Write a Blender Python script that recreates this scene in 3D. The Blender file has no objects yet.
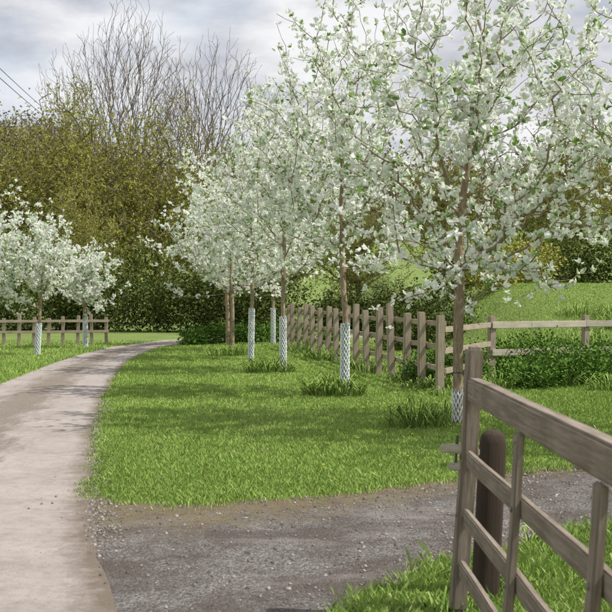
import bpy, bmesh, math, numpy as np
from mathutils import Vector, Matrix
scene=bpy.context.scene
R=np.random.default_rng(7)
# ---------------------------------------------------------------- helpers
def link(o,parent=None):
    scene.collection.objects.link(o)
    if parent: o.parent=parent
    return o
def mesh_np(name,V,F,mats,midx=None,rnd=None,smooth=False):
    V=np.asarray(V,dtype=np.float32);F=np.asarray(F,dtype=np.int32);k=F.shape[1]
    me=bpy.data.meshes.new(name)
    me.vertices.add(len(V));me.vertices.foreach_set('co',V.ravel())
    me.loops.add(F.size);me.loops.foreach_set('vertex_index',F.ravel())
    me.polygons.add(len(F));me.polygons.foreach_set('loop_start',np.arange(0,F.size,k,dtype=np.int32))
    for m in mats: me.materials.append(m)
    if midx is not None: me.polygons.foreach_set('material_index',np.asarray(midx,dtype=np.int32))
    if smooth is True: me.polygons.foreach_set('use_smooth',np.ones(len(F),dtype=bool))
    elif smooth is not False: me.polygons.foreach_set('use_smooth',np.asarray(smooth,dtype=bool))
    if rnd is not None:
        a=me.attributes.new('rnd','FLOAT','POINT');a.data.foreach_set('value',np.asarray(rnd,dtype=np.float32))
    me.update(calc_edges=True)
    return me
def obj(name,me,parent=None,loc=(0,0,0)):
    o=bpy.data.objects.new(name,me);o.location=loc
    return link(o,parent)
def unit(a): return a/np.maximum(np.linalg.norm(a,axis=1,keepdims=True),1e-9)
def sstep(t): t=np.clip(t,0,1);return t*t*(3-2*t)
def vnoise(x,y,s=0):
    return (np.sin(x*1.7+s)+np.sin(y*1.3+x*.6+2*s)+np.sin(x*.43-y*.91+3*s)+np.sin(x*3.1+y*2.7+s)*.5)/3.5
def height(x,y):
    x=np.asarray(x,float);y=np.asarray(y,float)
    h=sstep((y-60)/170)*(17+13.5*sstep((-x-18)/50)+2*vnoise(x*.03,y*.03,1))
    h=h+sstep((y-21)/16)*sstep((x-3.2)/3.5)*1.9
    h=h+sstep((y-34)/30)*.5*vnoise(x*.2,y*.2,2)
    return h
# ---------------------------------------------------------------- materials
class NT:
    def __init__(s,name):
        s.m=bpy.data.materials.new(name);s.m.use_nodes=True;s.t=s.m.node_tree;s.t.nodes.clear()
        s.out=s.n('ShaderNodeOutputMaterial')
    def n(s,typ,**kw):
        n=s.t.nodes.new(typ)
        for k,v in kw.items(): setattr(n,k,v)
        return n
    def l(s,a,b): s.t.links.new(a,b)
    def ramp(s,fac,stops):
        r=s.n('ShaderNodeValToRGB');e=r.color_ramp.elements
        while len(e)<len(stops): e.new(.5)
        for i,(p,c) in enumerate(stops): e[i].position=p;e[i].color=(*c,1) if len(c)==3 else c
        s.l(fac,r.inputs[0]);return r.outputs[0]
    def noise(s,scale,detail=4,rough=.6,vec=None,out=0):
        n=s.n('ShaderNodeTexNoise');n.inputs['Scale'].default_value=scale;n.inputs['Detail'].default_value=detail;n.inputs['Roughness'].default_value=rough
        if vec is not None: s.l(vec,n.inputs['Vector'])
        return n.outputs[out]
    def mix(s,f,a,b,mode='MIX'):
        m=s.n('ShaderNodeMix',data_type='RGBA',blend_type=mode)
        for sock,v in ((m.inputs[0],f),(m.inputs[6],a),(m.inputs[7],b)):
            if hasattr(v,'links') : s.l(v,sock)
            elif isinstance(v,(int,float)): sock.default_value=v
            else: sock.default_value=(*v,1)
        return m.outputs[2]
    def math(s,op,a,b=None):
        m=s.n('ShaderNodeMath',operation=op)
        for i,v in enumerate((a,b)):
            if v is None: continue
            if hasattr(v,'links'): s.l(v,m.inputs[i])
            else: m.inputs[i].default_value=v
        return m.outputs[0]
    def obj(s,scale=None):
        c=s.n('ShaderNodeTexCoord').outputs['Object']
        if scale:
            mp=s.n('ShaderNodeMapping');mp.inputs['Scale'].default_value=scale;s.l(c,mp.inputs[0]);c=mp.outputs[0]
        return c
    def rnd(s): return s.n('ShaderNodeAttribute',attribute_name='rnd').outputs['Fac']
    def leaf(s,col,transl):
        d=s.n('ShaderNodeBsdfDiffuse');s.l(col,d.inputs[0]);sh=d.outputs[0]
        if transl>0:
            t=s.n('ShaderNodeBsdfTranslucent');s.l(col,t.inputs[0]);mx=s.n('ShaderNodeMixShader');mx.inputs[0].default_value=transl
            s.l(sh,mx.inputs[1]);s.l(t.outputs[0],mx.inputs[2]);sh=mx.outputs[0]
        s.l(sh,s.out.inputs[0]);return s.m
    def bsdf(s,col,rough=.8,bump=None,dist=.01,strength=1.,spec=.3):
        p=s.n('ShaderNodeBsdfPrincipled');p.inputs['Roughness'].default_value=rough
        p.inputs['Specular IOR Level'].default_value=spec
        if hasattr(col,'links'): s.l(col,p.inputs['Base Color'])
        else: p.inputs['Base Color'].default_value=(*col,1)
        if bump is not None:
            b=s.n('ShaderNodeBump');b.inputs['Distance'].default_value=dist;b.inputs['Strength'].default_value=strength
            s.l(bump,b.inputs['Height']);s.l(b.outputs[0],p.inputs['Normal'])
        s.l(p.outputs[0],s.out.inputs[0])
        return s.m
def leafmat(name,stops,transl=.35):
    n=NT(name);c=n.ramp(n.rnd(),stops);return n.leaf(c,transl)
M_white=leafmat('whitebeam_leaf',[(0,(.14,.26,.05)),(.20,(.28,.42,.12)),(.29,(.70,.76,.62)),(.5,(.86,.88,.83)),(1,(.91,.91,.90))],.42)
M_willow=leafmat('willow_leaf',[(0,(.20,.20,.045)),(.5,(.32,.32,.08)),(1,(.46,.45,.14))],.0)
M_hedge=leafmat('hedge_leaf',[(0,(.035,.05,.016)),(.5,(.075,.10,.028)),(1,(.15,.18,.05))],.0)
M_nettle=leafmat('nettle_leaf',[(0,(.05,.11,.02)),(.6,(.11,.20,.04)),(1,(.19,.30,.07))],.0)
M_wood2=leafmat('woodland_leaf',[(0,(.15,.135,.10)),(.5,(.21,.19,.135)),(1,(.27,.25,.17))],0)
M_grass=leafmat('grass_blade',[(0,(.16,.24,.05)),(.5,(.29,.42,.10)),(.85,(.41,.53,.16)),(.95,(.50,.50,.24)),(1,(.52,.46,.27))],.0)
M_strap=leafmat('strap_leaf',[(0,(.10,.17,.03)),(.6,(.20,.31,.07)),(1,(.40,.44,.17))],.0)
def barkmat(name,a,b,sc=(14,14,3)):
    n=NT(name);v=n.obj(sc);f=n.noise(3,6,.7,v);c=n.ramp(f,[(.3,a),(.7,b)]);return n.bsdf(c,.9,bump=f,dist=.02)
M_bark=barkmat('whitebeam_bark',(.17,.115,.07),(.48,.38,.27))
M_barkw=barkmat('willow_bark',(.13,.11,.06),(.26,.22,.13))
M_bare=barkmat('bare_bark',(.15,.12,.10),(.26,.215,.18))
n=NT('ground_grass');v=n.obj();a=n.noise(.7,5,.6,v);b=n.noise(40,4,.7,v)
c=n.ramp(a,[(.3,(.15,.22,.05)),(.7,(.23,.32,.08))]);c=n.mix(n.math('MULTIPLY',b,.45),c,(.13,.14,.045))
M_ground=n.bsdf(c,.95,bump=b,dist=.03)
# gravel
n=NT('gravel_track');v=n.obj()
vo=n.n('ShaderNodeTexVoronoi');vo.inputs['Scale'].default_value=70;n.l(v,vo.inputs['Vector'])
g=n.ramp(vo.outputs['Color'],[(.15,(.085,.076,.07)),(.55,(.15,.137,.127)),(.95,(.28,.26,.245))])
big=n.noise(1.3,6,.68,v);fine=n.noise(120,3,.7,v)
c=n.mix(n.ramp(big,[(.42,(0,0,0)),(.58,(1,1,1))]),g,n.mix(.75,g,(.07,.055,.043)))
c=n.mix(n.ramp(n.noise(.8,6,.7,n.obj((1,2.2,1))),[(.52,(0,0,0)),(.66,(.65,.65,.65))]),c,(.25,.225,.205))
vv=n.rnd();e=n.math('ABSOLUTE',n.math('SUBTRACT',vv,.5));e=n.math('ADD',e,n.math('MULTIPLY',n.math('SUBTRACT',n.noise(3.2,6,.75,v),.5),.32))
c=n.mix(n.ramp(e,[(.36,(0,0,0)),(.46,(.9,.9,.9))]),c,n.ramp(n.noise(14,5,.75,v),[(.35,(.11,.075,.045)),(.5,(.17,.13,.08)),(.66,(.15,.16,.05))]))
hgt=n.math('ADD',n.math('MULTIPLY',vo.outputs['Distance'],-1.),n.math('MULTIPLY',fine,.5))
M_gravel=n.bsdf(c,.9,bump=hgt,dist=.014,strength=.8)
# lane
n=NT('lane_concrete');v=n.obj();f=n.noise(60,4,.7,v);m1=n.noise(1.3,7,.72,v)
c=n.ramp(m1,[(.32,(.29,.25,.23)),(.5,(.385,.34,.315)),(.68,(.46,.41,.38))]);c=n.mix(n.math('MULTIPLY',f,.5),c,(.23,.195,.17))
c=n.mix(n.ramp(n.noise(9,6,.75,v),[(.48,(0,0,0)),(.70,(.5,.5,.5))]),c,(.20,.165,.14))
mp=n.n('ShaderNodeMapping');mp.inputs['Scale'].default_value=(2.2,.6,1);mp.inputs['Rotation'].default_value=(0,0,-.15);n.l(v,mp.inputs[0])
pn=n.noise(1.6,7,.75,mp.outputs[0]);ce=n.math('ABSOLUTE',n.math('SUBTRACT',n.rnd(),.43))
ce=n.math('ADD',ce,n.math('MULTIPLY',n.math('SUBTRACT',pn,.5),.8))
dk=n.ramp(ce,[(.10,(1,1,1)),(.24,(0,0,0))])
c=n.mix(n.math('MULTIPLY',dk,.8),c,n.ramp(n.noise(30,4,.7,v),[(.3,(.10,.08,.06)),(.7,(.24,.20,.16))]))
ed=n.math('ADD',n.rnd(),n.math('MULTIPLY',n.math('SUBTRACT',n.noise(5,6,.75,v),.5),.2))
c=n.mix(n.ramp(ed,[(.90,(0,0,0)),(.98,(.9,.9,.9))]),c,(.14,.11,.08))
cr=n.n('ShaderNodeTexVoronoi',feature='DISTANCE_TO_EDGE');cr.inputs['Scale'].default_value=.8
w=n.n('ShaderNodeVectorMath',operation='ADD');n.l(v,w.inputs[0]);n.l(n.noise(2.5,4,.6,v,1),w.inputs[1]);n.l(w.outputs[0],cr.inputs['Vector'])
c=n.mix(n.ramp(cr.outputs[0],[(0,(.35,.35,.35)),(.010,(0,0,0))]),c,(.18,.15,.12))
M_lane=n.bsdf(c,.85,bump=f,dist=.008)
def woodmat(name,a,b,green=0):
    n=NT(name);v=n.obj((1.2,22,22));f=n.noise(3,7,.7,v);f2=n.noise(3.5,4,.6,n.obj())
    oi=n.n('ShaderNodeObjectInfo').outputs['Random']
    c=n.ramp(f,[(.28,a),(.72,b)]);c=n.mix(n.ramp(f2,[(.45,(0,0,0)),(.75,(.5,.5,.5))]),c,(a[0]*.75,a[1]*.8,a[2]*.6))
    c=n.mix(n.math('MULTIPLY',oi,.35),c,n.mix(.5,c,(.11,.09,.07)))
    if green: c=n.mix(n.ramp(n.noise(9,5,.7,n.obj()),[(.55,(0,0,0)),(.7,(green,)*3)]),c,(.25,.26,.17))
    return n.bsdf(c,.88,bump=f,dist=.006)
M_gate=woodmat('gate_timber',(.13,.10,.075),(.38,.315,.255),green=.45)
M_stump_shade=woodmat('shaded_post_timber',(.025,.017,.012),(.065,.04,.028))  # dark brown post timber, with the shade it stands in put into the colour
M_fence=woodmat('fence_timber',(.25,.20,.15),(.52,.44,.345),green=.3)
M_pale=woodmat('pale_rail_timber',(.42,.37,.29),(.64,.58,.48))
n=NT('galvanised_iron');M_iron=n.bsdf((.2,.19,.18),.5);M_iron.node_tree.nodes['Principled BSDF'].inputs['Metallic'].default_value=.7
n=NT('guard_plastic');M_guard=n.bsdf(n.ramp(n.noise(6,3,.6,n.obj()),[(.3,(.68,.71,.72)),(.7,(.82,.83,.83))]),.6)
n=NT('guard_lining');M_lin=n.bsdf((.26,.34,.38),.8)
n=NT('wire');M_wire=n.bsdf((.03,.03,.035),.6)
n=NT('dandelion_petal');M_yel=n.bsdf((.8,.58,.03),.7)
n=NT('pebble');M_peb=n.bsdf(n.ramp(n.rnd(),[(0,(.09,.08,.07)),(.6,(.17,.15,.135)),(1,(.34,.31,.28))]),.85)
# ---------------------------------------------------------------- terrain
def axis(lo,hi,dense_lo,dense_hi,step):
    a=list(np.arange(dense_lo,dense_hi+1e-6,step))
    s=step;x=dense_hi
    while x<hi: s=min(s*1.25,60);x+=s;a.append(x)
    s=step;x=dense_lo
    while x>lo: s=min(s*1.25,60);x-=s;a.insert(0,x)
    return np.array(a)
gx=axis(-1500,1500,-14,14,.7);gy=axis(-200,2500,0,70,.7)
X,Y=np.meshgrid(gx,gy);Z=height(X,Y)
V=np.stack([X.ravel(),Y.ravel(),Z.ravel()],1);nx=len(gx);ny=len(gy)
i=np.arange((ny-1)*(nx-1));r=i//(nx-1);q=i%(nx-1);b0=r*nx+q
F=np.stack([b0,b0+1,b0+nx+1,b0+nx],1)
obj('ground',mesh_np('ground',V,F,[M_ground],smooth=True))
def resample(P,N):
    P=np.array(P,float);d=np.r_[0,np.cumsum(np.linalg.norm(np.diff(P,axis=0),axis=1))]
    t=np.linspace(0,d[-1],N);Q=np.stack([np.interp(t,d,P[:,0]),np.interp(t,d,P[:,1])],1)
    k=max(3,N//50)|1
    pad=np.pad(Q,((k//2,k//2),(0,0)),mode='edge')
    return np.stack([np.convolve(pad[:,j],np.ones(k)/k,'valid') for j in (0,1)],1)
def strip(name,A,B,N,Mx,z,mat,jit=0.0):
    A=resample(A,N);B=resample(B,N)
    if jit:
        B=B+np.stack([np.convolve(R.normal(0,jit,N+6),np.ones(7)/7,'valid')*2,np.zeros(N)],1)
    t=np.linspace(0,1,Mx)[None,:,None]
    P=A[:,None,:]*(1-t)+B[:,None,:]*t
    V=np.concatenate([P.reshape(-1,2),np.full((N*Mx,1),z)],1)
    rnd=np.broadcast_to(t[...,0],(N,Mx)).ravel()
    i=np.arange((N-1)*(Mx-1));r=i//(Mx-1);q=i%(Mx-1);b0=r*Mx+q
    me=mesh_np(name,V,np.stack([b0,b0+1,b0+Mx+1,b0+Mx],1),[mat],rnd=rnd,smooth=True)
    return obj(name,me)
trackA=[(-2.3,9.6),(-1.95,9.2),(-1.74,8.72),(-1.5,8.38),(-1.2,8.26),(-.8,8.28),(-.05,8.54),(.6,8.89),(1.22,9.36),(2.1,9.89),(2.9,10.3),(5,11.3),(9,13),(16,16)]
trackB=[(-1.2,-3),(-.7,1.5),(-.35,3),(-.1,4.6),(.17,5.5),(.45,5.9),(.835,6.38),(1.4,6.87),(2.05,7.39),(3.5,8.3),(6,9.6),(10,11.2),(17,14)]
strip('gravel_track',trackA,trackB,200,40,.004,M_gravel)
laneR=[(.4,-3),(-.3,2),(-.98,5.5),(-1.35,7.1),(-1.8,9.36),(-2.42,12.75),(-2.98,16.3),(-3.55,20.5),(-4.0,24.5),(-4.25,28),(-4.2,32),(-3.2,35.5),(0,38),(6,39.5)]
laneL=[(-2.3,-3),(-3.0,2),(-3.7,5.5),(-4.0,7.1),(-4.5,9.36),(-4.85,12.75),(-5.1,16.3),(-5.4,20.5),(-5.65,24.5),(-5.75,28),(-5.65,32.0),(-4.6,36.8),(-1,39.8),(6,41.5)]
strip('lane',laneL,laneR,300,30,.008,M_lane,jit=.04)
# ---------------------------------------------------------------- grass blades
def pip(px,py,poly):
    poly=np.array(poly);ins=np.zeros(len(px),bool);x1,y1=poly[-1]
    for x2,y2 in poly:
        c=((y1>py)!=(y2>py))&(px<(x2-x1)*(py-y1)/(y2-y1+1e-12)+x1);ins^=c;x1,y1=x2,y2
    return ins
rA=resample(trackA,200);rB=resample(trackB,200);rR=resample(laneR,300);rL=resample(laneL,300)
upR=[tuple(p) for p in rR if 9.3<p[1]<36]
poly_lawn=upR+[(14,36),(16,16)]+[tuple(p) for p in rA[::-1] if p[1]<15 and p[0]>-1.9]
poly_near=[tuple(p) for p in rB if p[1]>2]+[(17,2)]
poly_left=[tuple(p) for p in rL if 12<p[1]<36]+[(-20,36),(-20,12)]
def blades(name,poly,ylo,yhi,base,exp,hh,xr=.31,near=8.,bw=.0028):
    ys=np.linspace(ylo,yhi,60);pdf=base*(near/np.maximum(ys,near*.55))**exp*2*(xr*ys+.5)
    tot=int(pdf.sum()*(ys[1]-ys[0]))
    cdf=np.cumsum(pdf);cdf/=cdf[-1];y=np.interp(R.random(tot),cdf,ys);x=(R.random(tot)*2-1)*(xr*y+.5)
    k=pip(x+R.normal(0,.045,tot)+.03*np.sin(y*9)+.03*np.sin(y*23),y+R.normal(0,.11,tot)+.06*np.sin(x*6)+.04*np.sin(x*17),poly);x=x[k];y=y[k]
    N=len(x);z=height(x,y)
    patch=vnoise(x*1.3,y*1.1,3)*.5+vnoise(x*4,y*3.3,5)*.5
    sc=(np.maximum(y,near*.6)/near)**.8
    h=hh*(.55+.9*R.random(N))*(1+.45*patch);tall=R.random(N)<.012;h[tall]*=1.8
    w=bw*sc*(.7+.6*R.random(N))
    a=R.random(N)*6.283;lean=R.random(N)**1.2*.9*h;la=R.random(N)*6.283
    base=np.stack([x,y,z],1);s=np.stack([np.cos(a)*w,np.sin(a)*w,0*w],1)
    mid=base+np.stack([np.cos(la)*lean*.35,np.sin(la)*lean*.35,h*.6],1)
    tip=base+np.stack([np.cos(la)*lean,np.sin(la)*lean,h],1)
    V=np.stack([base-s,base+s,mid+s*.8,tip],1).reshape(-1,3)
    broad=vnoise(x*.45,y*.4,7)
    rn=np.clip(.45+.24*patch+.16*broad+R.normal(0,.15,N),0,.93);dead=R.random(N)<.03;rn[dead]=R.random(dead.sum())*.06+.94
    F=np.arange(N*4).reshape(N,4)
    return V,F,np.repeat(rn,4)
def combine(parts):
    Vs=[];Fs=[];Rs=[];o=0
    for V,F,r in parts: Vs.append(V);Fs.append(F+o);Rs.append(r);o+=len(V)
    return np.concatenate(Vs),np.concatenate(Fs),np.concatenate(Rs)
P=[blades('lawn',poly_lawn,8,36,10500,2.0,.033),blades('near',poly_near,2.6,11.3,7500,1.2,.06,xr=.36,bw=.003),blades('left',poly_left,14,36,5500,2,.045,xr=.33)]
V,F,r_=combine(P);obj('grass',mesh_np('grass',V,F,[M_grass],rnd=r_))
def tuft(name,cs):
    parts=[]
    for (cx,cy,rad,n_,l) in cs:
        rr=np.sqrt(R.random(n_))*rad;t=R.random(n_)*6.283;x=cx+rr*np.cos(t)*1.3;y=cy+rr*np.sin(t)*.8;z=height(x,y)
        ll=l*(.6+.7*R.random(n_))*(1.15-.5*rr/rad);out=np.stack([np.cos(t),np.sin(t),0*t],1)+R.normal(0,.5,(n_,3));out[:,2]=0
        b=np.stack([x,y,z],1);side=unit(np.stack([-out[:,1],out[:,0],0*t],1)+R.normal(0,.3,(n_,3)))*.008
        le=(.3+.6*R.random(n_))[:,None];up=np.array([[0,0,1.]])
        p1=b+up*ll[:,None]*.5+out*le*ll[:,None]*.25
        p2=b+up*ll[:,None]*.85+out*le*ll[:,None]*.7
        p3=b+up*ll[:,None]*(.95-.5*le)+out*le*ll[:,None]*1.25
        V=np.stack([b-side,b+side,p1+side,p1-side,p2+side*.8,p2-side*.8,p3+side*.15,p3-side*.15],1).reshape(-1,3)
        o=np.arange(n_)[:,None]*8
        F=np.concatenate([o+[[0,1,2,3]],o+[[3,2,4,5]],o+[[5,4,6,7]]])
        parts.append((V,F,np.repeat(R.random(n_)*.9,8)))
    V,F,r=combine(parts);obj(name,mesh_np(name,V,F,[M_strap],rnd=r))
tuft('daffodil_clump',[(.45,16.9,.34,330,.34),(.15,17.3,.2,90,.22)])
tuft('daffodil_clump',[(-.75,21.8,.4,260,.32)])
tuft('daffodil_clump',[(1.3,12.9,.24,170,.34),(1.7,13.6,.3,120,.27)])
tuft('daffodil_clump',[(-1.85,27.5,.5,200,.32)])
tuft('grass_tuft',[(1.5+R.random()*4,17.6+R.random()*2.2,.25,90,.3) for _ in range(10)])
tuft('grass_tuft',[(4.2+R.random()*7,22.5+R.random()*7,.4,110,.4) for _ in range(24)])
tuft('grass_tuft',[(2.1-.19*k+R.normal(0,.12),17.3+1.0*k+R.normal(0,.3),.2+.1*R.random(),70,.16+.2*R.random()) for k in range(14)])
tuft('grass_tuft',[(1.5,7.0,.1,18,.12),(.95,5.9,.1,30,.14),(1.1,4.9,.15,40,.15),(1.7,5.9,.15,40,.14),(.65,5.4,.12,25,.13)])
parts=[]
for _ in range(34):
    y=9.6+R.random()*11;x=.1+R.random()*(.25*y)
    if not pip(np.array([x]),np.array([y]),poly_lawn)[0]: continue
    k=8;c=np.array([x,y,.05+.03*R.random()]);a=np.linspace(0,6.283,k,endpoint=False);rad=.014
    ring=c+np.stack([np.cos(a)*rad,np.sin(a)*rad,0*a+.006],1)
    V=np.concatenate([[c],ring]);F=np.array([[0,1+2*j,1+(2*j+1)%k,1+(2*j+2)%k] for j in range(k//2)])
    parts.append((V,F,np.ones(len(V))*.5))
V,F,r=combine(parts);obj('dandelion_flowers',mesh_np('dandelions',V,F,[M_yel]))
# pebbles
N=9000
u=R.random(N);vv_=R.random(N)
edge=R.random(N)<.3;vv_[edge]=np.where(R.random(edge.sum())<.5,R.random(edge.sum())*.12,1-R.random(edge.sum())*.12)
ii=(u*.8*199).astype(int);pc=rA[ii]*(1-vv_[:,None])+rB[ii]*vv_[:,None]+R.normal(0,.03,(N,2))
N2=1800;jj=R.integers(60,120,N2);pc=np.concatenate([pc,rR[jj]+np.stack([np.abs(R.normal(0,.1,N2))-.07,R.normal(0,.1,N2)],1)])
lanepoly=[tuple(p) for p in rL if p[1]>2 and p[1]<12]+[tuple(p) for p in rR[::-1] if p[1]>2 and p[1]<12]
inl=pip(pc[:,0]+.09,pc[:,1],lanepoly)
keep=(pc[:,1]>2.5)&(~inl|(R.random(len(pc))<.06));pc=pc[keep];N=len(pc)
sz=.004+.007*R.random(N)**2.5;box=np.array([[-1,-1,0],[1,-1,0],[1,1,0],[-1,1,0],[-.6,-.5,1],[.6,-.6,1],[.5,.6,1],[-.6,.5,1]],float)
Vb=box[None]*(1+R.normal(0,.22,(N,8,3)));a=R.random(N)*6.28;ca,sa=np.cos(a),np.sin(a)
Vx=Vb[...,0]*ca[:,None]-Vb[...,1]*sa[:,None];Vy=Vb[...,0]*sa[:,None]+Vb[...,1]*ca[:,None]
V=np.stack([Vx*sz[:,None]+pc[:,:1],Vy*sz[:,None]+pc[:,1:2],np.maximum(Vb[...,2],0)*sz[:,None]*1.0+.006],2).reshape(-1,3)
fb=np.array([[4,5,6,7],[0,1,5,4],[1,2,6,5],[2,3,7,6],[3,0,4,7]]);F=(np.arange(N)[:,None,None]*8+fb[None]).reshape(-1,4)
obj('loose_gravel',mesh_np('loose_gravel',V,F,[M_peb],rnd=np.repeat(R.random(N),8)))
# ---------------------------------------------------------------- trees
def skeleton(trunk,targets,step,bf=.35,sag=.12,jit=.02,rng=R,startf=.38):
    pos=[np.array(p,float) for p in trunk];par=[-1]+list(range(len(trunk)-1))
    pl=[0.]
    for i in range(1,len(pos)): pl.append(pl[-1]+np.linalg.norm(pos[i]-pos[i-1]))
    cap=len(trunk)+len(targets)*40
    A=np.zeros((cap,3));L=np.zeros(cap);n_=len(pos);A[:n_]=pos;L[:n_]=pl
    root=pos[len(pos)//2];first=max(1,int(len(trunk)*startf))
    targets=targets[np.argsort(np.linalg.norm(targets-root,axis=1))];tips=[]
    for t in targets:
        d=np.linalg.norm(A[first:n_]-t,axis=1)
        below=np.maximum(A[first:n_,2]-t[2],0)
        j=first+int(np.argmin(d+bf*L[first:n_]+below*1.2))
        dd=np.linalg.norm(A[j]-t);k=max(1,min(30,int(round(dd/step))))
        p0=A[j].copy();ctrl=(p0+t)/2+np.array([0,0,-sag*dd])+rng.normal(0,.035*dd,3)
        prev=j
        for s in range(1,k+1):
            u=s/k;p=(1-u)**2*p0+2*u*(1-u)*ctrl+u*u*t+(rng.normal(0,jit,3) if s<k else 0)
            A[n_]=p;L[n_]=L[prev]+np.linalg.norm(p-A[prev]);par.append(prev);prev=n_;n_+=1
        tips.append(prev)
    return A[:n_],np.array(par),np.array(tips)
def radii(A,par,tips,rtip,expo,rtrunk):
    c=np.zeros(len(A));c[tips]=1
    for i in range(len(A)-1,0,-1): c[par[i]]+=c[i]
    c=np.maximum(c,.6);r=rtip*c**expo
    return rtip+(r-rtip)*(rtrunk-rtip)/(r[0]-rtip)
def tubes(A,par,r,sides):
    ch=np.arange(1,len(A));p=par[1:];a=A[p];b=A[ch];d=unit(b-a);ra=np.minimum(r[p],r[ch]*1.35);rb=r[ch]
    ref=np.where(np.abs(d[:,2:3])>.9,[[1.,0,0]],[[0,0,1.]]);s=unit(np.cross(d,ref));t=np.cross(d,s)
    an=np.linspace(0,2*np.pi,sides,endpoint=False);ring=s[:,None]*np.cos(an)[None,:,None]+t[:,None]*np.sin(an)[None,:,None]
    V=np.concatenate([a[:,None]+ring*ra[:,None,None],b[:,None]+d[:,None]*rb[:,None,None]*.3+ring*rb[:,None,None]],1).reshape(-1,3)
    k=np.arange(sides);f=np.stack([k,(k+1)%sides,(k+1)%sides+sides,k+sides],1)
    F=(np.arange(len(ch))[:,None,None]*2*sides+f[None]).reshape(-1,4);return V,F
def leaves(C,D,Ls,wr,rn,fold=.12,round_=False):
    n_=len(C);D=unit(D);S=unit(np.cross(D,R.normal(0,1,(n_,3))));Nn=np.cross(D,S);L=Ls[:,None]
    droop=-np.array([[0,0,1.]])*L*.08
    if round_:
        w=wr*.95;f1=Nn*L*fold*.9;f2=Nn*L*fold*.7
        V=np.stack([C,C+D*L*.32+S*L*w+f1,C+D*L*.72+S*L*w*.72+f2+droop*.5,C+D*L+droop,C+D*L*.72-S*L*w*.72+f2+droop*.5,C+D*L*.32-S*L*w+f1],1).reshape(-1,3)
        o=np.arange(n_)[:,None]*6;F=np.concatenate([o+[[0,1,2,3]],o+[[0,3,4,5]]]);return V,F,np.repeat(rn,6)
    V=np.stack([C,C+D*L*.5+S*L*wr+Nn*L*fold,C+D*L+droop,C+D*L*.5-S*L*wr+Nn*L*fold],1).reshape(-1,3)
    return V,np.arange(n_*4).reshape(n_,4),np.repeat(rn,4)
def env_points(n_,c,rad,shell=.6,low=-.9,narrow=.25,rng=R,lumpy=1.):
    pts=[];ph=rng.random(4)*6.28
    while len(pts)<n_:
        u=rng.normal(0,1,3);u/=np.linalg.norm(u)
        if u[2]<low: continue
        rr=rng.random()**shell;lump=1+lumpy*(.14*math.sin(u[0]*5+u[2]*4+ph[0])+.12*math.sin(u[1]*7+ph[1])+.08*math.sin(u[2]*11+u[0]*6+ph[2]))
        p=u*rr*lump
        p[:2]*=1-narrow*max(p[2],0)
        pts.append(np.array(c)+p*np.array(rad))
    return np.array(pts)
def make_tree_mesh(name,trunk,targets,step,sides,rtip,expo,rtrunk,leafmat,barkm,ncl,nleaf,lsize,wr,upb,bf=.35,sag=.12,spread=.1,reach=6,jit=.02,startf=.38,round_=False):
    A,par,tips=skeleton(trunk,targets,step,bf,sag,jit,startf=startf);r=radii(A,par,tips,rtip,expo,rtrunk)
    V,F=tubes(A,par,r,sides);nb=len(F);rn=np.zeros(len(V));parts=[(V,F,rn)]
    if nleaf:
        nodes=[]
        for t in tips:
            ch=[t];q=t
            for _ in range(reach):
                q=par[q]
                if q<len(trunk): break
                ch.append(q)
            ch=np.array(ch);w=1/(1+.35*np.arange(len(ch)));w/=w.sum()
            nodes.append(R.choice(ch,max(2,ncl+R.integers(-3,4)),p=w))
        nodes=np.concatenate(nodes);C=A[nodes]+R.normal(0,spread,(len(nodes),3))
        cr=R.random(len(nodes));cd=unit(R.normal(0,1,(len(nodes),3))+np.array([0,0,upb]))
        C2=np.repeat(C,nleaf,0);D=np.repeat(cd,nleaf,0)*.9+R.normal(0,.55,(len(C2),3))+np.array([0,0,.25*upb])
        rl=np.clip(np.repeat(cr,nleaf)*.55+.45*R.random(len(C2)),0,1)
        parts.append(leaves(C2+unit(D)*lsize*.15,D,lsize*(.5+.8*R.random(len(C2))),wr,rl,round_=round_))
    V,F,rn=combine(parts);sm=np.zeros(len(F),bool);sm[:nb]=True;mid=np.ones(len(F));mid[:nb]=0
    return mesh_np(name,V,F,[barkm,leafmat],midx=mid,rnd=rn,smooth=sm)
def guard(parent,h=1.1,rad=.065,lean=(0,0)):
    rows=int(h/.05);cols=9;V=[];F=[]
    for i in range(rows+1):
        for j in range(cols):
            a=2*math.pi*(j+.5*(i%2))/cols;z=.02+h*i/rows
            V.append((rad*math.cos(a)+lean[0]*z,rad*math.sin(a)+lean[1]*z,z))
    for i in range(rows-1):
        for j in range(cols):
            if i%2==0: l_,r_=(i+1)*cols+(j-1)%cols,(i+1)*cols+j
            else: l_,r_=(i+1)*cols+j,(i+1)*cols+(j+1)%cols
            F.append((i*cols+j,r_,(i+2)*cols+j,l_))
    me=bpy.data.meshes.new('tree_guard');me.from_pydata(V,[],F);me.materials.append(M_guard)
    g=obj('tree_guard',me,parent);w=g.modifiers.new('w','WIREFRAME');w.thickness=.024;w.use_even_offset=False
    bm=bmesh.new();bmesh.ops.create_cone(bm,cap_ends=False,segments=12,radius1=rad*.86,radius2=rad*.86,depth=h*.98)
    for v in bm.verts:
        v.co.z+=h/2+.02;v.co.x+=lean[0]*v.co.z;v.co.y+=lean[1]*v.co.z
    me=bpy.data.meshes.new('guard_lining');bm.to_mesh(me);bm.free();me.materials.append(M_lin);obj('guard_lining',me,parent)
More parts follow.
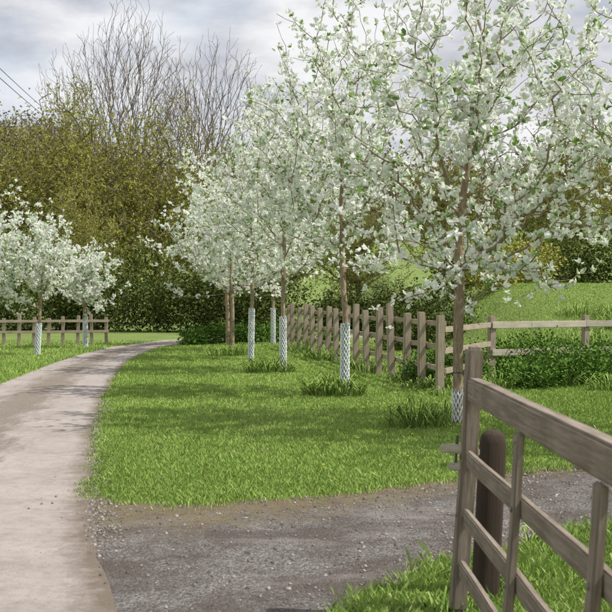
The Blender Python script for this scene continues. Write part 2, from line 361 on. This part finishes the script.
def whitebeam(x,y,H,rad,zlow,n_t,ncl,nleaf,ls,off=(0,0),g=True,gh=1.1,lean=(0,0),step=.16,sides=6,rt=.05,shell=.5,round_=False):
    z0=float(height(x,y));top=zlow+(H-zlow)*.5
    zz=np.linspace(0,top,14);w=R.normal(0,.018,(14,2));w[:5]=0;w=w.cumsum(0)
    trunk=[(lean[0]*z+w[i,0]+off[0]*sstep((z-1)/3.)*.5,lean[1]*z+w[i,1]+off[1]*sstep((z-1)/3.)*.5,z) for i,z in enumerate(zz)]
    c=(off[0],off[1],zlow+(H-zlow)*.45);rz=(H-zlow)*.53
    T=env_points(n_t,c,(rad,rad,rz),shell=shell)
    me=make_tree_mesh('whitebeam',trunk,T,step,sides,.004,.50,rt,M_white,M_bark,ncl,nleaf,ls,.27,.8,spread=.05,bf=.5,startf=.45,sag=.09,round_=round_)
    o=obj('whitebeam_tree',me,loc=(x,y,z0))
    if g: guard(o,gh,lean=lean)
    return o
whitebeam(1.84,13.3,6.4,2.15,1.6,500,7,6,.078,off=(.3,0),gh=.42,step=.14,rt=.066,round_=True)
whitebeam(5.0,11.7,6.2,2.45,1.65,520,7,6,.080,off=(0,0),step=.15,rt=.07,round_=True)
whitebeam(.60,17.1,6.6,1.8,1.9,420,7,6,.077,lean=(.01,0),rt=.052,round_=True)
whitebeam(-.46,22.0,6.1,1.75,2.0,390,7,6,.082,rt=.05)
whitebeam(-1.3,25.9,5.7,1.95,1.8,360,7,6,.09,lean=(.02,0),rt=.05,gh=1.2)
whitebeam(-1.98,29.6,5.2,2.05,1.7,320,7,6,.095,rt=.06,g=False)
whitebeam(-2.35,33.0,4.9,1.9,1.9,230,6,6,.105,rt=.07,g=False)
whitebeam(-1.0,33.5,5.2,1.7,1.9,230,6,6,.105,rt=.05)
whitebeam(-6.75,27.6,3.9,1.35,1.35,260,7,6,.088,rt=.04,gh=.8,lean=(.06,0))
whitebeam(-6.3,31.4,3.2,1.15,1.25,200,7,6,.088,rt=.04,gh=.9)
whitebeam(-8.2,28.5,4.4,1.35,1.3,220,6,6,.095,rt=.04)
whitebeam(-9.0,24.5,4.6,1.5,1.3,220,6,6,.095,rt=.04)
# background willows
wm=[]
for k in range(3):
    T=env_points(900,(0,0,6.3),(4.4,4.2,6.0),shell=.45,narrow=.35)
    zz=np.linspace(0,6.5,12);w=R.normal(0,.06,(12,2)).cumsum(0);trunk=[(w[i,0],w[i,1],z) for i,z in enumerate(zz)]
    wm.append(make_tree_mesh('willow',trunk,T,.5,4,.014,.5,.32,M_willow,M_barkw,8,5,.15,.17,.5,spread=.30,sag=.05,reach=4,jit=.05))
spots=[(-20.5,57,.84,0),(-15.8,55,.88,1),(-11.5,56,.98,2),(-7.6,57,.95,0),(-13.5,61,1.0,1),(-4.6,60,.80,1),(-17.5,50,.58,2),(-10.2,49,.55,0),(-1.5,66,.8,2),(3,64,.65,0),(8,62,.72,1),(14,60,.8,2),(20,66,.9,0)]
for i,(x,y,s,k) in enumerate(spots):
    o=obj('willow_tree',wm[k],loc=(x,y,float(height(x,y))-.1));o.scale=(s*1.05,s*1.05,s);o.rotation_euler[2]=i*1.3
def bare(x,y,H,rad,n_t):
    T=env_points(n_t,(0,0,H*.6),(rad,rad,H*.42),shell=.36,narrow=.1,lumpy=.7)
    zz=np.linspace(0,H*.45,14);w=R.normal(0,.04,(14,2)).cumsum(0);trunk=[(w[i,0],w[i,1],z) for i,z in enumerate(zz)]
    me=make_tree_mesh('bare_tree',trunk,T,.5,3,.0095,.47,.26,M_willow,M_bare,0,0,.1,.2,0,bf=.75,sag=-.03,jit=.02)
    obj('bare_tree',me,loc=(x,y,float(height(x,y))))
bare(-12.0,73,19.6,6.0,4200)
bare(-6.8,76,18.0,5.2,3000)
# ---------------------------------------------------------------- shrubs / hedges
def leaf_cloud(name,blobs,nclump,per,size,mat,sig=.2,wr=.3):
    P=[]
    for (cx,cy,cz,rx,ry,rz) in blobs:
        u=unit(R.normal(0,1,(nclump,3)));rr=R.random(nclump)**.4*(.85+.3*R.random(nclump))
        cc=u*rr[:,None]*np.array([rx,ry,rz])+np.array([cx,cy,cz]);m=nclump*per
        sg=sig*np.array([rx,ry,rz])
        p=np.repeat(cc,per,0)+R.normal(0,1,(m,3))*sg;uu=np.repeat(u,per,0)
        g=height(p[:,0],p[:,1]);k=p[:,2]>g-.05;p=p[k];uu=uu[k];p[:,2]=np.maximum(p[:,2],g[k]+.02)
        rn=np.clip(np.repeat(R.random(nclump),per)[k]*.5+.5*R.random(k.sum()),0,1)
        P.append(leaves(p,uu*.6+R.normal(0,.7,p.shape)+[0,0,.2],size*(.6+.8*R.random(len(p))),wr,rn))
    V,F,r=combine(P);return obj(name,mesh_np(name,V,F,[mat],rnd=r))
def row(x0,y0,x1,y1,n_,h,w,jit=.3,var=.5):
    out=[]
    for t in np.linspace(0,1,n_):
        x=x0+(x1-x0)*t+R.normal(0,jit);y=y0+(y1-y0)*t+R.normal(0,jit);s=1-var/2+var*R.random();g=float(height(x,y))
        out.append((x,y,g+h*s*.45,w*s,w*s,h*s*.55))
    return out
leaf_cloud('hedge',row(-9.5,45,-2.2,43.5,8,2.7,1.3),120,26,.12,M_hedge)
leaf_cloud('hedge',row(-22,46,-9.5,45,10,2.0,1.3),90,22,.13,M_hedge)
leaf_cloud('hedge',row(-2.5,45,16,42,16,1.9,1.35,.6,.9),110,24,.12,M_hedge)
leaf_cloud('shrub',row(2.2,30,4.2,31.5,3,1.7,.8,.2,.7),110,26,.08,M_hedge)
leaf_cloud('shrub',row(5.5,36,7.5,37,3,1.5,.9,.3,.7),110,26,.09,M_willow)
leaf_cloud('nettle_patch',row(3.2,18.3,8,20.5,12,.45,.5,.3,.8)+row(3.6,20.3,8.5,22.5,10,.65,.6,.35,.8),70,26,.06,M_nettle,sig=.28)
leaf_cloud('nettle_patch',row(1.9,19.2,2.9,19,4,.6,.42,.1),70,26,.055,M_nettle,sig=.25)
leaf_cloud('weed_patch',row(-3.5,33.5,-2.4,34.6,4,.55,.5,.12)+row(-2.2,34.8,.8,35.5,5,.6,.6,.2),60,22,.075,M_nettle,sig=.25)
bl=[]
for q in range(230):
    if q<150: y=120+R.random()*130;x=(R.random()*2-1)*(.36*y)-5
    else: x=-100+R.random()*75;y=165+R.random()*95
    s=2.2+1.9*R.random();g=float(height(x,y));bl.append((x,y,g+s*1.0,s*1.15,s*1.15,s*1.3))
leaf_cloud('distant_woodland',bl,90,9,.6,M_wood2,sig=.22)
# ---------------------------------------------------------------- timber
def beam(name,p0,p1,w,h,mat,parent,up=(0,0,1),bev=.006,seg=7,wob=.003):
    p0=Vector(p0);p1=Vector(p1);d=p1-p0;L=d.length;x=d.normalized();u=Vector(up)
    if abs(x.dot(u))>.95: u=Vector((0,1,0))
    y=u.cross(x).normalized();z=x.cross(y)
    bm=bmesh.new();bmesh.ops.create_cube(bm,size=1)
    for v in bm.verts: v.co=Vector(((v.co.x+.5)*L,v.co.y*w,v.co.z*h))
    bmesh.ops.bevel(bm,geom=bm.edges[:],offset=bev,segments=2,affect='EDGES')
    if seg>1:
        ed=[e for e in bm.edges if abs(e.verts[0].co.x-e.verts[1].co.x)>L*.5]
        bmesh.ops.subdivide_edges(bm,edges=ed,cuts=seg)
    ph=R.random(4)*6
    for v in bm.verts:
        t=v.co.x/max(L,.01);v.co.y+=wob*math.sin(t*7+ph[0])+wob*.5*math.sin(t*17+ph[1]);v.co.z+=wob*math.sin(t*6+ph[2])+R.normal(0,.0008)
    me=bpy.data.meshes.new(name);bm.to_mesh(me);bm.free();me.materials.append(mat)
    o=obj(name,me,parent)
    m=Matrix.Identity(4)
    for i in range(3): m[i][0]=x[i];m[i][1]=y[i];m[i][2]=z[i];m[i][3]=p0[i]
    o.matrix_world=m
    return o
def empty(name):
    e=bpy.data.objects.new(name,None);return link(e)
G=empty('wooden_gate')
def gx_(z): return .735+.062*z
def gp(y,z,dx=0): return (gx_(z)+dx+.012*(5.3-y),y,z)
beam('latch_stile',gp(5.32,.06),gp(5.32,1.335),.10,.075,M_gate,G,up=(1,0,0),bev=.014)
beam('top_rail',gp(5.26,1.13),gp(2.0,1.145),.065,.115,M_gate,G,bev=.01)
for i,z in enumerate((.80,.52,.27)):
    beam('rail_%d'%(i+1),gp(5.27,z),gp(2.0,z+.01),.03,.083,M_gate,G,bev=.006)
for i,y in enumerate((4.04,2.98)):
    beam('upright_%d'%(i+1),gp(y,.16,-.031),gp(y,1.08,-.031),.07,.028,M_gate,G,up=(1,0,0),bev=.005)
beam('hanging_stile',gp(2.0,.05),gp(2.0,1.3),.11,.085,M_gate,G,up=(1,0,0),bev=.012)
beam('latch_bar',gp(5.36,.84,-.13),gp(5.3,.83,.05),.03,.04,M_pale,G,bev=.006,seg=2)
beam('latch_catch',gp(5.37,.745,-.08),gp(5.33,.755,.0),.03,.035,M_pale,G,bev=.006,seg=2)
beam('latch_spring',gp(5.38,.75,-.045),gp(5.38,.9,-.045),.012,.02,M_iron,G,bev=.003,seg=1)
for y,z in ((5.32,1.13),(5.32,.8),(5.32,.52),(5.32,.27),(4.04,.8),(4.04,.52),(2.98,.8),(2.98,.52),(4.04,1.05)):
    bm=bmesh.new();bmesh.ops.create_uvsphere(bm,u_segments=10,v_segments=6,radius=.011)
    for v in bm.verts: v.co.x*=.5
    me=bpy.data.meshes.new('bolt');bm.to_mesh(me);bm.free();me.materials.append(M_iron)
    obj('bolt',me,G,loc=gp(y,z,-.046 if y<5 else -.038))
def round_post(name,x,y,h,rad,mat,lean=(0,0)):
    bm=bmesh.new();rings=[];prof=[(0,1.05),(.25,1.02),(.5,1),(.75,1),(.93,.97),(.975,.85),(1.0,.5)]
    for t,s in prof:
        ring=[]
        for k in range(16):
            a=k*math.pi/8;rr=rad*s*(1+.05*math.sin(3*a+1)+.03*math.sin(5*a))
            ring.append(bm.verts.new((h*t,rr*math.cos(a),rr*math.sin(a))))
        rings.append(ring)
    for a,b in zip(rings,rings[1:]):
        for k in range(16): bm.faces.new((a[k],a[(k+1)%16],b[(k+1)%16],b[k]))
    bm.faces.new(rings[-1])
    me=bpy.data.meshes.new(name);bm.to_mesh(me);bm.free();me.materials.append(mat)
    for p in me.polygons: p.use_smooth=True
    o=obj(name,me,loc=(x,y,-.02));o.rotation_euler=(0,-math.pi/2+lean[0],lean[1]);return o
round_post('gate_post',.93,5.72,.90,.07,M_stump_shade,lean=(.05,0))
Fn=empty('wooden_fence')
p0=np.array([2.12,17.4]);p1=np.array([-.55,32.2]);npost=16
pts=[p0+(p1-p0)*t for t in np.linspace(0,1,npost)]
for i,p in enumerate(pts):
    hh=1.28+R.normal(0,.045);dx,dy=R.normal(0,.03,2)
    beam('post_%d'%(i+1),(p[0],p[1],-.02),(p[0]+dx,p[1]+dy,hh),.12,.12,M_fence,Fn,up=(1,.15,0),bev=.01,seg=3)
    if i<npost-1:
        q=pts[i+1]
        for z in (1.08,.72,.36):
            beam('rail',(p[0]+.085,p[1],z+R.normal(0,.012)),(q[0]+.085,q[1]+.01,z+R.normal(0,.012)),.035,.085,M_fence,Fn,seg=2)
F2=empty('wooden_fence')
pp=[(2.37,17.9),(3.37,20.0),(5.3,20.9),(7.4,21.6),(9.5,22.3)]
for i,p in enumerate(pp):
    if i>0: beam('post_%d'%i,(p[0],p[1],float(height(*p))-.05),(p[0]+.01,p[1],float(height(*p))+1.16),.12,.12,M_fence,F2,up=(1,.3,0),bev=.01,seg=3)
    if 0<i<len(pp)-1:
        q=pp[i+1]
        for z in (1.0,.50):
            beam('rail',(p[0],p[1]-.085,z+float(height(*p))),(q[0],q[1]-.085,z+float(height(*q))),.035,.12,M_pale,F2,seg=3)
for z in (1.0,.66,.34): beam('rail',(2.2,17.5,z),(3.34,19.93,z),.035,.095,M_fence,F2,seg=2)
F3=empty('wooden_fence')
for i in range(11):
    x=-10.3+i*.42
    beam('post_%d'%(i+1),(x,32.6+.1*i,-.02),(x+R.normal(0,.02),32.6+.1*i,.88+R.normal(0,.05)),.09,.09,M_fence,F3,up=(1,0,0),seg=2)
for z in (.72,.4): beam('rail',(-10.4,32.52,z),(-6.0,33.55,z),.03,.08,M_fence,F3,seg=4)
# ---------------------------------------------------------------- power line
def cable(name,pts,rad,parent):
    cu=bpy.data.curves.new(name,'CURVE');cu.dimensions='3D';cu.bevel_depth=rad;sp=cu.splines.new('POLY');sp.points.add(len(pts)-1)
    for p,c in zip(sp.points,pts): p.co=(*c,1)
    cu.materials.append(M_wire);return obj(name,cu,parent)
PL=empty('power_line')
a=np.array([-9,18,8.9]);b=np.array([-16.9,73,12.9])
for k,(ox,oz) in enumerate(((0,0),(-.35,.75))):
    ts=np.linspace(0,1,24);cable('cable_%d'%(k+1),[tuple(a+(b-a)*t+np.array([ox,0,oz-.6*4*t*(1-t)*.3])) for t in ts],.016,PL)
beam('pole',(-16.9,73,0),(-16.9,73,13.2),.25,.25,M_barkw,PL,up=(1,0,0),bev=.08,seg=3)
beam('pole',(-9,18,0),(-9,18,9.9),.25,.25,M_barkw,PL,up=(1,0,0),bev=.08,seg=3)
# ---------------------------------------------------------------- light & sky
el=math.radians(53);az=math.radians(100)
sv=Vector((math.cos(el)*math.sin(az),math.cos(el)*math.cos(az),math.sin(el)))
sun=bpy.data.lights.new('sun','SUN');sun.energy=5.0;sun.angle=math.radians(.5);sun.color=(1,.96,.89)
so=bpy.data.objects.new('sun',sun);so.rotation_euler=sv.to_track_quat('Z','Y').to_euler();so.location=(20,10,30);link(so)
W=bpy.data.worlds.new('World');scene.world=W;W.use_nodes=True;t=W.node_tree;t.nodes.clear()
def wn(ty): return t.nodes.new(ty)
out=wn('ShaderNodeOutputWorld');sk=wn('ShaderNodeTexSky');sk.sky_type='NISHITA';sk.sun_disc=False;sk.sun_elevation=el;sk.sun_rotation=az
b1=wn('ShaderNodeBackground');b1.inputs[1].default_value=.14;t.links.new(sk.outputs[0],b1.inputs[0])
tc=wn('ShaderNodeTexCoord');mp=wn('ShaderNodeMapping');mp.inputs['Scale'].default_value=(1,1,2.6);mp.inputs['Location'].default_value=(.3,.2,.1);t.links.new(tc.outputs['Generated'],mp.inputs[0])
n1=wn('ShaderNodeTexNoise');n1.inputs['Scale'].default_value=7.5;n1.inputs['Detail'].default_value=6;n1.inputs['Roughness'].default_value=.55;t.links.new(mp.outputs[0],n1.inputs['Vector'])
r1=wn('ShaderNodeValToRGB');e=r1.color_ramp.elements;e[0].position=.38;e[0].color=(.58,.60,.66,1);e[1].position=.60;e[1].color=(.97,.97,.99,1);t.links.new(n1.outputs[0],r1.inputs[0])
b2=wn('ShaderNodeBackground');b2.inputs[1].default_value=.96;t.links.new(r1.outputs[0],b2.inputs[0])
n2=wn('ShaderNodeTexNoise');n2.inputs['Scale'].default_value=4.2;n2.inputs['Detail'].default_value=4;mp2=wn('ShaderNodeMapping');mp2.inputs['Scale'].default_value=(1,1,2.4);mp2.inputs['Location'].default_value=(4,1,2);t.links.new(tc.outputs['Generated'],mp2.inputs[0]);t.links.new(mp2.outputs[0],n2.inputs['Vector'])
r2=wn('ShaderNodeValToRGB');e=r2.color_ramp.elements;e[0].position=.38;e[0].color=(.68,.68,.68,1);e[1].position=.52;e[1].color=(1,1,1,1);t.links.new(n2.outputs[0],r2.inputs[0])
mx=wn('ShaderNodeMixShader');t.links.new(r2.outputs[0],mx.inputs[0]);t.links.new(b1.outputs[0],mx.inputs[1]);t.links.new(b2.outputs[0],mx.inputs[2]);t.links.new(mx.outputs[0],out.inputs[0])
# ---------------------------------------------------------------- camera
cam=bpy.data.cameras.new('camera');cam.sensor_width=36;cam.lens=1100/612*36;cam.clip_end=5000;cam.clip_start=.05
co=bpy.data.objects.new('camera',cam);co.location=(0,0,1.6);co.rotation_euler=(math.radians(90-.73),0,0);link(co)
cam.dof.use_dof=True;cam.dof.focus_distance=15;cam.dof.aperture_fstop=8
scene.camera=co
scene.view_settings.view_transform='Standard';scene.view_settings.look='None';scene.view_settings.exposure=0
